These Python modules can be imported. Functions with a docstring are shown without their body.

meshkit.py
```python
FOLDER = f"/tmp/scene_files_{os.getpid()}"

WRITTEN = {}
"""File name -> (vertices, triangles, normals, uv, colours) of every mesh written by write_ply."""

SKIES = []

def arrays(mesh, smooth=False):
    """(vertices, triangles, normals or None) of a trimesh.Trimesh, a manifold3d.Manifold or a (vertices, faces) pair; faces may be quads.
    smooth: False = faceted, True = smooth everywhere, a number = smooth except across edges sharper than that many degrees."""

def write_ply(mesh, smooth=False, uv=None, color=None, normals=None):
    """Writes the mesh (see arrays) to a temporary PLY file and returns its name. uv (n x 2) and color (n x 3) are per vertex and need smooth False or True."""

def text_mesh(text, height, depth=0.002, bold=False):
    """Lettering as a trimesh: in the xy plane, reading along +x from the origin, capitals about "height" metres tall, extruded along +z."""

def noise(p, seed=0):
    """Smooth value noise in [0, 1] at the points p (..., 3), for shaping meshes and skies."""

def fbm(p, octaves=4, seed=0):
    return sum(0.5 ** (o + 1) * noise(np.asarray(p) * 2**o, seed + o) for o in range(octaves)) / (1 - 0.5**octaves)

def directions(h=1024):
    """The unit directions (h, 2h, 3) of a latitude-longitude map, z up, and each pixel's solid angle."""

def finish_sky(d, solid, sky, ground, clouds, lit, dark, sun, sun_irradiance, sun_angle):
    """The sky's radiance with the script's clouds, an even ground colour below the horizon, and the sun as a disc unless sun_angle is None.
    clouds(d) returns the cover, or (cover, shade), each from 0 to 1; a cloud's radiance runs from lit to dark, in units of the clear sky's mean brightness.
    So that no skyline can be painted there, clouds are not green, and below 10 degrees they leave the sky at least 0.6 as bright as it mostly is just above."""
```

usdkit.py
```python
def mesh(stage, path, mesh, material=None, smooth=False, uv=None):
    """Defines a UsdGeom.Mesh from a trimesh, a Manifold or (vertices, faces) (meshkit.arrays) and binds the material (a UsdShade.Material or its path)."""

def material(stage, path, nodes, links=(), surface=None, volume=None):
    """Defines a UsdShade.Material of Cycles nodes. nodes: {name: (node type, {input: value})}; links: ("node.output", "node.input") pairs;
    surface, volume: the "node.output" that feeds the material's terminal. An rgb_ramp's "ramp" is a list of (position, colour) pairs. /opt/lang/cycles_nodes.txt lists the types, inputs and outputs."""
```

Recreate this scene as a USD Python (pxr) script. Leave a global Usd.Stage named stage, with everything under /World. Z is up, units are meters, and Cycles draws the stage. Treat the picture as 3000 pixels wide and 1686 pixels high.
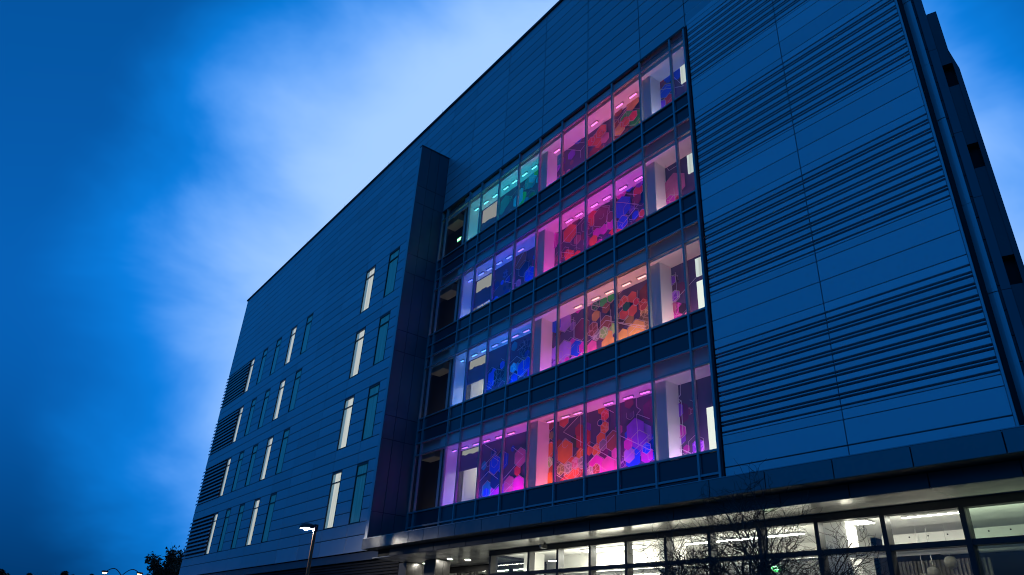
import math, random
import numpy as np, trimesh, usdkit, meshkit
from shapely.geometry import Polygon
from shapely import affinity
from pxr import Usd, UsdGeom, UsdLux, UsdShade, Gf, Sdf

stage = Usd.Stage.CreateInMemory()
UsdGeom.SetStageUpAxis(stage, UsdGeom.Tokens.z)
UsdGeom.SetStageMetersPerUnit(stage, 1.0)
world = UsdGeom.Xform.Define(stage, '/World')
stage.SetDefaultPrim(world.GetPrim())
UsdGeom.Scope.Define(stage, '/World/Looks')
RND = random.Random(7)

# ------------------------------------------------------------------ camera
CAM = np.array([0.0, -16.8, 1.6])
RIGHT = np.array([0.6094, 0.7911, 0.0527]); DOWN = np.array([-0.3366, 0.3184, -0.8862]); FWD = np.array([-0.7179, 0.5223, 0.4603])
FWD /= np.linalg.norm(FWD); RIGHT -= FWD * (RIGHT @ FWD); RIGHT /= np.linalg.norm(RIGHT); DOWN = np.cross(FWD, RIGHT)
FPX = 2046.0
cam = UsdGeom.Camera.Define(stage, '/World/camera')
up, back = -DOWN, -FWD
cam.AddTransformOp().Set(Gf.Matrix4d(*RIGHT, 0, *up, 0, *back, 0, *CAM, 1))
cam.CreateHorizontalApertureAttr(36.0); cam.CreateVerticalApertureAttr(36.0 * 575 / 1024)
cam.CreateFocalLengthAttr(36.0 * FPX / 3000.0)
cam.CreateClippingRangeAttr(Gf.Vec2f(0.1, 5000))
cam.CreateExposureAttr(0.0)

# ------------------------------------------------------------------ sky (blue hour, tungsten white balance), clouds glowing beyond the building
SUN_DIR = np.array([-0.62, 0.78, 0.035]); SUN_DIR /= np.linalg.norm(SUN_DIR)
sun_el, sun_rot = math.asin(SUN_DIR[2]), math.atan2(SUN_DIR[0], SUN_DIR[1])
SKY_STRENGTH = 0.05
GLOW = np.array([-0.665, 0.643, 0.379]); GLOW /= np.linalg.norm(GLOW)
def sc(c): return tuple(q / SKY_STRENGTH for q in c)
skym = usdkit.material(stage, '/World/Looks/sky_dusk', {
    'tc': ('texture_coordinate', {}), 'xyz': ('separate_xyz', {}),
    'sky': ('sky_texture', {'sky_type': 'single_scattering', 'sun_disc': False, 'sun_elevation': sun_el, 'sun_rotation': sun_rot,
                            'air_density': 1.0, 'aerosol_density': 0.3, 'ozone_density': 4.0}),
    'bw': ('rgb_to_bw', {}), 'pw': ('math', {'math_type': 'power', 'value2': 0.5}),
    'el': ('map_range', {'range_type': 'smoothstep', 'from_min': -0.02, 'from_max': 0.40, 'to_min': 0.17, 'to_max': 1.0}),
    'lum': ('math', {'math_type': 'multiply'}),
    'tint': ('vector_math', {'math_type': 'scale', 'vector1': sc((0.003, 0.176, 0.70))}),
    'dot': ('vector_math', {'math_type': 'dot_product', 'vector2': tuple(GLOW)}),
    'map': ('mapping', {'scale': (1.0, 1.0, 1.8)}),
    'n': ('noise_texture', {'scale': 3.4, 'detail': 6.0, 'roughness': 0.52, 'distortion': 0.3}),
    'nm': ('map_range', {'from_min': 0.3, 'from_max': 0.7, 'to_min': -0.024, 'to_max': 0.024, 'clamp': True}),
    'sum': ('math', {'math_type': 'add'}),
    'm1': ('map_range', {'range_type': 'smoothstep', 'from_min': 0.735, 'from_max': 0.865, 'to_min': 0.0, 'to_max': 1.0}),
    'm2': ('map_range', {'range_type': 'smoothstep', 'from_min': 0.805, 'from_max': 0.915, 'to_min': 0.0, 'to_max': 1.0}),
    'c1': ('mix_color', {'blend_type': 'mix', 'b': sc((0.004, 0.265, 0.92)), 'use_clamp': False}),
    'c2': ('mix_color', {'blend_type': 'mix', 'b': sc((0.38, 0.63, 1.08)), 'use_clamp': False}),
    'bg': ('background_shader', {'strength': SKY_STRENGTH}),
}, [('sky.color', 'bw.color'), ('bw.val', 'pw.value1'), ('tc.generated', 'xyz.vector'), ('xyz.z', 'el.value'), ('pw.value', 'lum.value1'), ('el.result', 'lum.value2'), ('lum.value', 'tint.scale'),
    ('tc.generated', 'dot.vector1'), ('tc.generated', 'map.vector'), ('map.vector', 'n.vector'),
    ('n.fac', 'nm.value'), ('dot.value', 'sum.value1'), ('nm.result', 'sum.value2'), ('sum.value', 'm1.value'), ('sum.value', 'm2.value'),
    ('tint.vector', 'c1.a'), ('m1.result', 'c1.fac'), ('c1.result', 'c2.a'), ('m2.result', 'c2.fac'), ('c2.result', 'bg.color')], surface='bg.background')
dome = UsdLux.DomeLight.Define(stage, '/World/sky')
UsdShade.MaterialBindingAPI.Apply(dome.GetPrim()).Bind(skym)
dome.GetPrim().SetCustomDataByKey('kind', 'structure')
sun = UsdLux.DistantLight.Define(stage, '/World/sun')
sun.CreateNormalizeAttr(True); sun.CreateIntensityAttr(0.02); sun.CreateAngleAttr(12.0); sun.CreateColorAttr(Gf.Vec3f(1.0, 0.9, 0.78))
zc = SUN_DIR; xc = np.cross([0, 0, 1.0], zc); xc /= np.linalg.norm(xc); yc = np.cross(zc, xc)
sun.AddTransformOp().Set(Gf.Matrix4d(*xc, 0, *yc, 0, *zc, 0, 0, 0, 50, 1))

# ------------------------------------------------------------------ materials
L = '/World/Looks/'
_m = {}
def pbr(name, color, rough=0.5, metal=0.0, var=0.06, nscale=0.8, bump=0.0, bscale=3.0, rvar=0.08, spec=0.5, coat=0.0):
    nodes = {'g': ('geometry', {}), 'o': ('object_info', {}),
             'n': ('noise_texture', {'scale': nscale, 'detail': 5.0, 'roughness': 0.6}),
             's': ('math', {'math_type': 'multiply', 'value2': 0.6}), 'a': ('math', {'math_type': 'add'}),
             's2': ('math', {'math_type': 'multiply', 'value2': 0.4}),
             'r': ('rgb_ramp', {'ramp': [(0.2, tuple(c * (1 - var) for c in color)), (0.8, tuple(min(1, c * (1 + var)) for c in color))]}),
             'rr': ('map_range', {'from_min': 0.3, 'from_max': 0.7, 'to_min': max(0.02, rough - rvar), 'to_max': rough + rvar}),
             'p': ('principled_bsdf', {'metallic': metal, 'specular_ior_level': spec, 'coat_weight': coat, 'coat_roughness': 0.05})}
    links = [('g.position', 'n.vector'), ('n.fac', 's.value1'), ('o.random', 's2.value1'), ('s.value', 'a.value1'), ('s2.value', 'a.value2'),
             ('a.value', 'r.fac'), ('r.color', 'p.base_color'), ('n.fac', 'rr.value'), ('rr.result', 'p.roughness')]
    if bump:
        nodes['bn'] = ('noise_texture', {'scale': bscale, 'detail': 2.0}); nodes['b'] = ('bump', {'strength': 1.0, 'distance': bump})
        links += [('g.position', 'bn.vector'), ('bn.fac', 'b.height'), ('b.normal', 'p.normal')]
    _m[name] = usdkit.material(stage, L + name, nodes, links, surface='p.BSDF'); return _m[name]
def emit(name, color, s):
    _m[name] = usdkit.material(stage, L + name, {'e': ('emission', {'color': color, 'strength': s})}, [], surface='e.emission'); return _m[name]
def glass(name, tint, ior=1.5, rough=0.0):
    r0 = ((ior - 1) / (ior + 1)) ** 2 * 2
    _m[name] = usdkit.material(stage, L + name, {'lw': ('layer_weight', {'blend': 0.5}), 'pw': ('math', {'math_type': 'power', 'value2': 5.0}),
        'f': ('math', {'math_type': 'multiply_add', 'value2': 1 - r0, 'value3': r0}), 't': ('transparent_bsdf', {'color': tint}),
        'g': ('glossy_bsdf', {'color': (1, 1, 1), 'roughness': rough}), 'm': ('mix_closure', {})},
        [('lw.facing', 'pw.value1'), ('pw.value', 'f.value1'), ('f.value', 'm.fac'), ('t.BSDF', 'm.closure1'), ('g.BSDF', 'm.closure2')], surface='m.closure'); return _m[name]

pbr('panel_metal', (0.60, 0.61, 0.63), 0.42, 0.35, 0.13, 0.25, 0.0025, 0.9)
pbr('strip_metal', (0.78, 0.79, 0.81), 0.40, 0.35, 0.12, 0.25, 0.0020, 0.9)
pbr('fascia_metal', (0.20, 0.20, 0.20), 0.25, 0.8, 0.05, 0.3, 0.0008, 1.0)
pbr('soffit_metal', (0.78, 0.76, 0.72), 0.18, 0.5, 0.04, 0.5, 0.0004, 2.0, rvar=0.04)
pbr('fin_metal', (0.13, 0.135, 0.15), 0.38, 0.4, 0.06, 0.4, 0.0008, 1.0)
pbr('dark_backing', (0.015, 0.015, 0.017), 0.8)
pbr('dark_metal', (0.05, 0.052, 0.058), 0.45, 0.3)
pbr('charcoal_metal', (0.09, 0.092, 0.10), 0.5, 0.3, 0.08, 0.5)
pbr('mullion_metal', (0.40, 0.41, 0.43), 0.35, 0.5, 0.05)
pbr('frame_dark', (0.035, 0.036, 0.04), 0.4, 0.3)
pbr('spandrel_glass', (0.035, 0.042, 0.055), 0.06, 0.0, 0.05, 0.3, 0.0006, 0.6, rvar=0.02, spec=0.7)
glass('vision_glass', (0.80, 0.93, 0.95), 1.5)
glass('slot_glass', (0.84, 0.92, 0.92), 1.5)
glass('store_glass', (0.86, 0.93, 0.90), 1.5)
glass('frost_glass', (0.55, 0.75, 0.62), 1.5, 0.15)
pbr('white_paint', (0.78, 0.77, 0.74), 0.6, 0, 0.03)
pbr('beige_paint', (0.60, 0.54, 0.46), 0.7, 0, 0.04)
pbr('brown_wall', (0.11, 0.085, 0.07), 0.7, 0, 0.08)
pbr('mural_base', (0.12, 0.06, 0.16), 0.5, 0, 0.25, 0.7)
pbr('grey_core', (0.3, 0.3, 0.3), 0.9)
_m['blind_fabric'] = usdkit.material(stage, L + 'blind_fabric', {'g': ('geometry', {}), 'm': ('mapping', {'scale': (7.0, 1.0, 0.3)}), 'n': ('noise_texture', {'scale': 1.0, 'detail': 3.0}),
    'r': ('rgb_ramp', {'ramp': [(0.3, (0.40, 0.45, 0.45)), (0.7, (0.62, 0.66, 0.66))]}), 'p': ('principled_bsdf', {'roughness': 0.9, 'emission_color': (0.05, 0.75, 0.9), 'emission_strength': 0.05})},  # faint teal emission stands in for dim room light behind the blind
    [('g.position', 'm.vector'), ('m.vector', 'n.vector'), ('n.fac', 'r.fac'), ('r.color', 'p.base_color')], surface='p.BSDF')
pbr('ribbed_wood', (0.25, 0.23, 0.20), 0.6)
pbr('asphalt', (0.05, 0.05, 0.052), 0.85, 0, 0.25, 3.0, 0.004, 40.0)
pbr('concrete', (0.12, 0.117, 0.11), 0.85, 0, 0.12, 1.5, 0.003, 30.0)
pbr('grass_green', (0.04, 0.075, 0.02), 0.9, 0, 0.3, 1.0, 0.02, 20.0)
pbr('bark', (0.045, 0.036, 0.03), 0.85, 0, 0.25, 6.0, 0.004, 40.0)
pbr('needles', (0.02, 0.035, 0.016), 0.8, 0, 0.3, 1.0)
pbr('pole_bronze', (0.16, 0.085, 0.035), 0.5, 0.0, 0.2, 6.0, 0.003, 25.0)
pbr('black_plastic', (0.02, 0.02, 0.02), 0.4)
pbr('silver_cap', (0.5, 0.5, 0.5), 0.35, 0.7)

_cache = {}
def hexmat(rgb, pattern=False):
    key = (tuple(round(c, 3) for c in rgb), pattern)
    if key in _cache: return _cache[key]
    nm = f'print_ink_{len(_cache):02d}'
    if pattern:
        m = usdkit.material(stage, L + nm, {'g': ('geometry', {}), 'v': ('voronoi_texture', {'feature': 'distance_to_edge', 'scale': 4.5}),
            'r': ('rgb_ramp', {'ramp': [(0.0, tuple(min(1, c * 1.5 + 0.15) for c in rgb)), (0.05, tuple(min(1, c * 1.5 + 0.15) for c in rgb)), (0.09, rgb), (1.0, rgb)]}),
            'p': ('principled_bsdf', {'roughness': 0.5})}, [('g.position', 'v.vector'), ('v.distance', 'r.fac'), ('r.color', 'p.base_color')], surface='p.BSDF')
    else:
        m = usdkit.material(stage, L + nm, {'g': ('geometry', {}), 'n': ('noise_texture', {'scale': 1.3, 'detail': 4.0}),
            'r': ('rgb_ramp', {'ramp': [(0.3, tuple(c * 0.75 for c in rgb)), (0.7, tuple(min(1, c * 1.15) for c in rgb))]}),
            'p': ('principled_bsdf', {'roughness': 0.5})}, [('g.position', 'n.vector'), ('n.fac', 'r.fac'), ('r.color', 'p.base_color')], surface='p.BSDF')
    _cache[key] = m; return m

# ------------------------------------------------------------------ helpers
class MB:
    def __init__(s): s.v = []; s.f = []; s.n = 0
    def add(s, v, f):
        v = np.asarray(v, float); f = np.asarray(f, int); s.v.append(v); s.f.append(f + s.n); s.n += len(v); return s
    def tm(s, m): return s.add(m.vertices, m.faces)
    def box(s, x0, x1, y0, y1, z0, z1, bev=0.0):
        if x1 < x0: x0, x1 = x1, x0
        if y1 < y0: y0, y1 = y1, y0
        v = [(x, y, z) for x in (x0, x1) for y in (y0, y1) for z in (z0, z1)]
        f = [(0, 1, 3), (0, 3, 2), (4, 6, 7), (4, 7, 5), (0, 4, 5), (0, 5, 1), (2, 3, 7), (2, 7, 6), (0, 2, 6), (0, 6, 4), (1, 5, 7), (1, 7, 3)]
        return s.add(v, f)
    def tube(s, pts, rad, sides=8, cap=True):
        p = np.asarray(pts, float); r = np.broadcast_to(rad, (len(p),)); t = np.gradient(p, axis=0); t /= np.linalg.norm(t, axis=1, keepdims=True) + 1e-12
        a = np.cross(t, np.where(np.abs(t[:, 2:]) < 0.9, [0, 0, 1.0], [1.0, 0, 0])); a /= np.linalg.norm(a, axis=1, keepdims=True) + 1e-12
        b = np.cross(t, a); ang = np.arange(sides) * 2 * np.pi / sides
        v = (p[:, None] + r[:, None, None] * (np.cos(ang)[None, :, None] * a[:, None] + np.sin(ang)[None, :, None] * b[:, None])).reshape(-1, 3)
        f = []
        for i in range(len(p) - 1):
            for j in range(sides):
                q, w, e, z = i * sides + j, i * sides + (j + 1) % sides, (i + 1) * sides + (j + 1) % sides, (i + 1) * sides + j
                f += [(q, w, e), (q, e, z)]
        if cap:
            for j in range(1, sides - 1): f += [(0, j + 1, j), ((len(p) - 1) * sides, (len(p) - 1) * sides + j, (len(p) - 1) * sides + j + 1)]
        return s.add(v, f)
    def data(s): return np.vstack(s.v), np.vstack(s.f)
names = {}
def path(parent, name):
    k = (parent, name); n = names.get(k, 0); names[k] = n + 1
    return f'{parent}/{name}' + (f'_{n:03d}' if n else '')
def obj(name, mesh, mat, parent='/World', smooth=False, label=None):
    p = path(str(parent), name)
    d = mesh.data() if isinstance(mesh, MB) else mesh
    o = usdkit.mesh(stage, p, d, _m[mat] if isinstance(mat, str) else mat, smooth)
    o.CreateDoubleSidedAttr(True)
    if label: o.GetPrim().SetCustomDataByKey('label', label)
    return p
def thing(name, label, cat, group=None, loc=None):
    p = path('/World', name); x = UsdGeom.Xform.Define(stage, p)
    if loc is not None: x.AddTranslateOp().Set(Gf.Vec3d(*map(float, loc)))
    tag(p, label, cat, group); return p
def tag(p, label=None, cat=None, group=None, kind=None):
    pr = stage.GetPrimAtPath(p)
    for k, v in (('label', label), ('category', cat), ('group', group), ('kind', kind)):
        if v: pr.SetCustomDataByKey(k, v)
    return p
def B(*a): return MB().box(*a)
def quad3(*p): return list(p), [(0, 1, 2), (0, 2, 3)]
def quad(x0, x1, y, z0, z1):
    a, b = RND.uniform(-1, 1) * 0.004, RND.uniform(-1, 1) * 0.004            # every pane sits a little differently in its gaskets
    return [(x0, y - a - b, z0), (x1, y + a - b, z0), (x1, y + a + b, z1), (x0, y - a + b, z1)], [(0, 1, 2), (0, 2, 3)]
def ray(u, v):
    d = (u - 1500.0) * RIGHT + (v - 843.0) * DOWN + FPX * FWD; return d
def on(ax, val, u, v):
    d = ray(u, v); return CAM + d * ((val - CAM[ax]) / d[ax])

# ------------------------------------------------------------------ setting: ground
def sheet(name, x0, x1, y0, y1, z, mat):
    return tag(obj(name, ([(x0, y0, z), (x1, y0, z), (x1, y1, z), (x0, y1, z)], [(0, 1, 2), (0, 2, 3)]), mat), kind='structure')
sheet('ground', -2500, 2500, -2500, 2500, -0.12, 'grass_green')
sheet('road', -160, 60, -26, -9, -0.116, 'asphalt')
tag(obj('pavement', MB().box(-90, 12, -8.9, 0.0, -0.12, 0.0).box(-90, -3, 0.0, 26, -0.12, -0.005), 'concrete'), kind='structure')
tag(obj('kerb', B(-90, 12, -9.05, -8.91, -0.12, 0.012), 'concrete'), kind='structure')

# ------------------------------------------------------------------ the building
ST = 4.57
TOP = 24.13; RH = ST / 7
SILL = [7.07 + ST * i for i in range(4)]          # curtain wall sills, lowest storey first
CEIL = [9.89 + ST * i for i in range(4)]
ROOF = 32.72
BL = thing('laboratory_building', 'large metal clad laboratory building with a glowing glazed bay and louvred panels', 'building')
# core masses
core = MB()
core.box(-69.9, -33.0, 0.28, 25, 5.3, ROOF - 0.1).box(-33.0, -30.45, 0.08, 0.3, 5.3, ROOF - 0.1).box(-33.0, -30.4, 1.75, 25, 5.3, ROOF - 0.1)
core.box(-30.4, -12.36, 0.10, 25, TOP + 0.04, ROOF - 0.1)
def prism(poly, z0, z1, mb):
    n = len(poly); v = [(x, y, z) for z in (z0, z1) for x, y in poly]
    f = [(0, k + 1, k) for k in range(1, n - 1)] + [(n, n + k, n + k + 1) for k in range(1, n - 1)]
    for k in range(n): q = (k + 1) % n; f += [(k, q, n + q), (k, n + q, n + k)]
    return mb.add(v, f)
prism([(-12.36, 0.16), (-5.02, 0.16), (-10.9, 14.0), (-12.36, 14.0)], 5.6, ROOF - 0.1, core)
core.box(-5.0, 8.0, 0.12, 7.5, 5.0, 5.6)
core.box(-30.4, -12.36, 6.5, 25, 4.9, TOP + 0.04)
core.box(-69.9, -31.2, 0.5, 25, -0.1, 5.3)
core.box(-31.2, -4.9, 7.5, 25, -0.1, 5.0)
obj('wall_core', core, 'dark_backing', BL)
# roof coping
obj('roof_coping', MB().box(-70.06, -4.9, -0.09, 0.30, ROOF - 0.14, ROOF).box(-70.06, -69.8, 0.30, 25, ROOF - 0.14, ROOF), 'dark_metal', BL)
obj('roof_deck', prism([(-70, 0.3), (-5.1, 0.3), (-11.0, 14), (-12.4, 25), (-70, 25)], ROOF - 0.35, ROOF - 0.2, MB()), 'grey_core', BL)
obj('end_wall', B(-70.0, -69.92, 0.07, 25, 0, ROOF - 0.14), 'panel_metal', BL)
for x in (-32.6, -40.1, -47.6, -55.4, -63.1, -69.7):
    obj('lightning_rod', MB().tube([(x, 0.25, ROOF), (x, 0.25, ROOF + 0.45), (x + 0.03, 0.25, ROOF + 0.85)], [0.018, 0.014, 0.006], 6), 'dark_metal', BL)

# --- flat metal wall panels
G = 0.019
panels = []
def panel_mesh(x0, x1, z0, z1, mb, y=0.0, th=0.05, bev=0.006):
    """a folded metal tray: flat face with a narrow chamfer all round, very slightly out of plane"""
    dx, dz = RND.uniform(-1, 1) * 0.0016, RND.uniform(-1, 1) * 0.0016
    o = np.array([[x0, z0], [x1, z0], [x1, z1], [x0, z1]]); i = o + np.array([[bev, bev], [-bev, bev], [-bev, -bev], [bev, -bev]])
    tilt = [-dx - dz, dx - dz, dx + dz, -dx + dz]
    v = [(a, y + th, b) for a, b in o] + [(a, y + bev + t, b) for (a, b), t in zip(o, tilt)] + [(a, y + t, b) for (a, b), t in zip(i, tilt)]
    f = []
    for k in range(4):
        n = (k + 1) % 4
        f += [(k, n, 4 + n), (k, 4 + n, 4 + k), (4 + k, 4 + n, 8 + n), (4 + k, 8 + n, 8 + k)]
    f += [(8, 9, 10), (8, 10, 11)]
    mb.add(v, f); return mb
XL = [-69.95, -66.62, -63.32, -60.07, -56.82, -53.57, -50.32, -46.9, -43.4, -40.12, -36.84, -33.6, -30.42]
XU = [-30.42, -27.86, -24.6, -21.33, -18.05, -14.79, -12.36, -8.64, -5.02]
rows = [TOP + RH * k for k in range(13)] + [ROOF - 0.14]
low = [TOP - RH * k for k in range(27)]            # 24.13 down to 7.15
WIN = {-63.32: (1.1, True), -60.07: (1.14, False), -56.82: (1.14, False), -53.57: (1.2, True), -50.32: (1.2, False), -40.12: (1.33, True), -36.84: (1.34, False)}
WZ = [(TOP - RH * (7 * j + 5), TOP - RH * 7 * j - 0.02) for j in range(4)]   # sill and head of every slot window
for a, b in zip(rows[:-1], rows[1:]):
    for XX in (XL, XU):
        for x0, x1 in zip(XX[:-1], XX[1:]): panels.append((x0, x1, a, b))
for hi, lo in zip(low[:-1], low[1:]):
    wz = any(s < (hi + lo) / 2 < h for s, h in WZ)
    for x0, x1 in zip(XL[:-1], XL[1:]):
        if wz and x0 < -63.4: continue
        if wz and x0 in WIN: x0 = x0 + WIN[x0][0] + 0.02
        panels.append((x0, x1, lo, hi))
z = low[-1]
for a, b in ((z - RH, z), (5.66, z - RH)):
    for x0, x1 in zip(XL[:-1], XL[1:]): panels.append((x0, x1, a, b))
def dist(p): return (p[0] + p[1]) ** 2 / 4 + 16.8 ** 2 + ((p[2] + p[3]) / 2 - 1.6) ** 2
panels.sort(key=lambda p: dist(p) / ((p[1] - p[0]) ** 2))
far = MB()
for k, (x0, x1, a, b) in enumerate(panels):
    mb = panel_mesh(x0 + G, x1 - G, a + G, b - G, far if k >= 300 else MB())
    if k < 300: obj('wall_panel', mb, 'panel_metal', BL)
tag(obj('wall_panels', far, 'panel_metal', BL), kind='stuff')
obj('base_band', MB().box(-69.9, -30.9, 0.12, 0.27, 5.25, 5.64), 'fin_metal', BL)

# --- right hand panels with grooved louvre bands
def strip(x0, x1, z0, z1): return panel_mesh(x0 + 0.015, x1 - 0.015, z0 + 0.004, z1 - 0.004, MB(), 0.0, 0.14, 0.005)
COLS = [(-12.30, -8.64), (-8.64, -5.0)]
for j in range(4):
    b0 = 6.52 + ST * j                                # plain joint below the group
    cuts = [(b0 + 0.01, b0 + 0.64), (b0 + 0.66, b0 + 0.905)]
    z = b0 + 0.925
    for n in range(10):
        cuts.append((z, z + 0.062)) if n else None
        nz = b0 + 1.0 + 0.303 * n if n else b0 + 0.925
        z = nz
    # narrow strip / wide strip alternate, with deep dark grooves between
    cuts = [(b0 + 0.012, b0 + 0.644), (b0 + 0.656, b0 + 0.905), (b0 + 0.917, b0 + 0.985)]
    for n in range(9):
        q = b0 + 1.03 + 0.3033 * n
        cuts.append((q, q + 0.153)); cuts.append((q + 0.207, q + 0.249)) if n < 8 else None
    cuts[-1] = (cuts[-1][0], b0 + 3.60)
    cuts += [(b0 + 3.645, b0 + 3.90)]
    cuts += [(b0 + 3.912, b0 + ST)]
    for x0, x1 in COLS:
        for a, b in cuts: obj('cladding_strip', strip(x0, x1, a, b), 'strip_metal', BL)
for x0, x1 in COLS: obj('cladding_strip', strip(x0, x1, 5.74, 6.508), 'strip_metal', BL)
obj('corner_trim', MB().box(-12.40, -12.335, -0.02, 0.10, 5.7, TOP), 'frame_dark', BL)

# --- louvred zone at the far left end
for j, (s, h) in enumerate(WZ):
    lv = obj('louver', B(-69.9, -63.36, 0.20, 0.27, s, h), 'charcoal_metal', BL)
    for n in range(10):
        z0 = s + 0.02 + n * (h - s - 0.02) / 10
        obj('slat', MB().add([(-70.0, -0.07, z0), (-63.38, -0.07, z0), (-63.38, -0.07, z0 + 0.13), (-70.0, -0.07, z0 + 0.13), (-70.0, 0.16, z0 + 0.25), (-63.38, 0.16, z0 + 0.25), (-63.38, 0.16, z0 + 0.18), (-70.0, 0.16, z0 + 0.18)],
            [(0, 1, 2), (0, 2, 3), (3, 2, 5), (3, 5, 4), (0, 7, 6), (0, 6, 1), (0, 3, 4), (0, 4, 7), (1, 6, 5), (1, 5, 2), (4, 5, 6), (4, 6, 7)]), 'panel_metal', lv)

# --- slot windows
usdkit.material(stage, L + 'lit_blind', {'g': ('geometry', {}), 'm': ('mapping', {'scale': (9.0, 1.0, 0.25)}), 'n': ('noise_texture', {'scale': 1.0, 'detail': 3.0}),
    'r': ('rgb_ramp', {'ramp': [(0.3, (0.66, 0.63, 0.55)), (0.7, (0.97, 0.94, 0.86))]}), 'e': ('emission', {'strength': 0.88})},
    [('g.position', 'm.vector'), ('m.vector', 'n.vector'), ('n.fac', 'r.fac'), ('r.color', 'e.color')], surface='e.emission')
pbr('side_curtain', (0.5, 0.52, 0.5), 0.8)
_m['side_curtain'] = usdkit.material(stage, L + 'less_lit_blind_glow', {'p': ('principled_bsdf', {'base_color': (0.5, 0.55, 0.55), 'emission_color': (0.5, 0.75, 0.72), 'emission_strength': 0.30})}, [], surface='p.BSDF')  # left pleats of lit blinds, duller glow put in for the reveal side
_m['lit_blind'] = UsdShade.Material.Get(stage, L + 'lit_blind')
for j, (s, h) in enumerate(WZ):
    for x0, (w, lit) in WIN.items():
        x1 = x0 + w; fr = MB()
        fr.box(x0, x0 + 0.05, 0.0, 0.275, s, h).box(x1 - 0.05, x1, 0.0, 0.275, s, h).box(x0 + 0.05, x1 - 0.05, 0.0, 0.275, s, s + 0.05).box(x0 + 0.05, x1 - 0.05, 0.0, 0.275, h - 0.12, h)  # head member made deeper, its dark also stands in for head shadow
        tz = s + 2.55
        fr.box(x0 + 0.05, x1 - 0.05, 0.0, 0.12, tz, tz + 0.06)
        wn = obj('window', fr, 'frame_dark', BL)
        obj('pane', quad(x0 + 0.05, x1 - 0.05, 0.035, s + 0.05, tz), 'slot_glass', wn)
        obj('pane', quad(x0 + 0.05, x1 - 0.05, 0.035, tz + 0.06, h - 0.12), 'slot_glass', wn)
        bl = MB(); sd = MB(); n = 7
        for q in range(n):                                   # a pleated blind
            a = x0 + 0.05 + (w - 0.1) * q / n; b = x0 + 0.05 + (w - 0.1) * (q + 1) / n; c = (a + b) / 2
            for xa, ya, xb, yb in ((a, 0.075, c, 0.105), (c, 0.105, b, 0.075)):
                (sd if q < 2 and lit else bl).add([(xa, ya, s + 0.05), (xb, yb, s + 0.05), (xb, yb, h - 0.12), (xa, ya, h - 0.12)], [(0, 1, 2), (0, 2, 3)])
        obj('blind', bl, 'lit_blind' if lit else 'blind_fabric', wn)
        if lit: obj('side_curtain', sd, 'side_curtain', wn)

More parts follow.
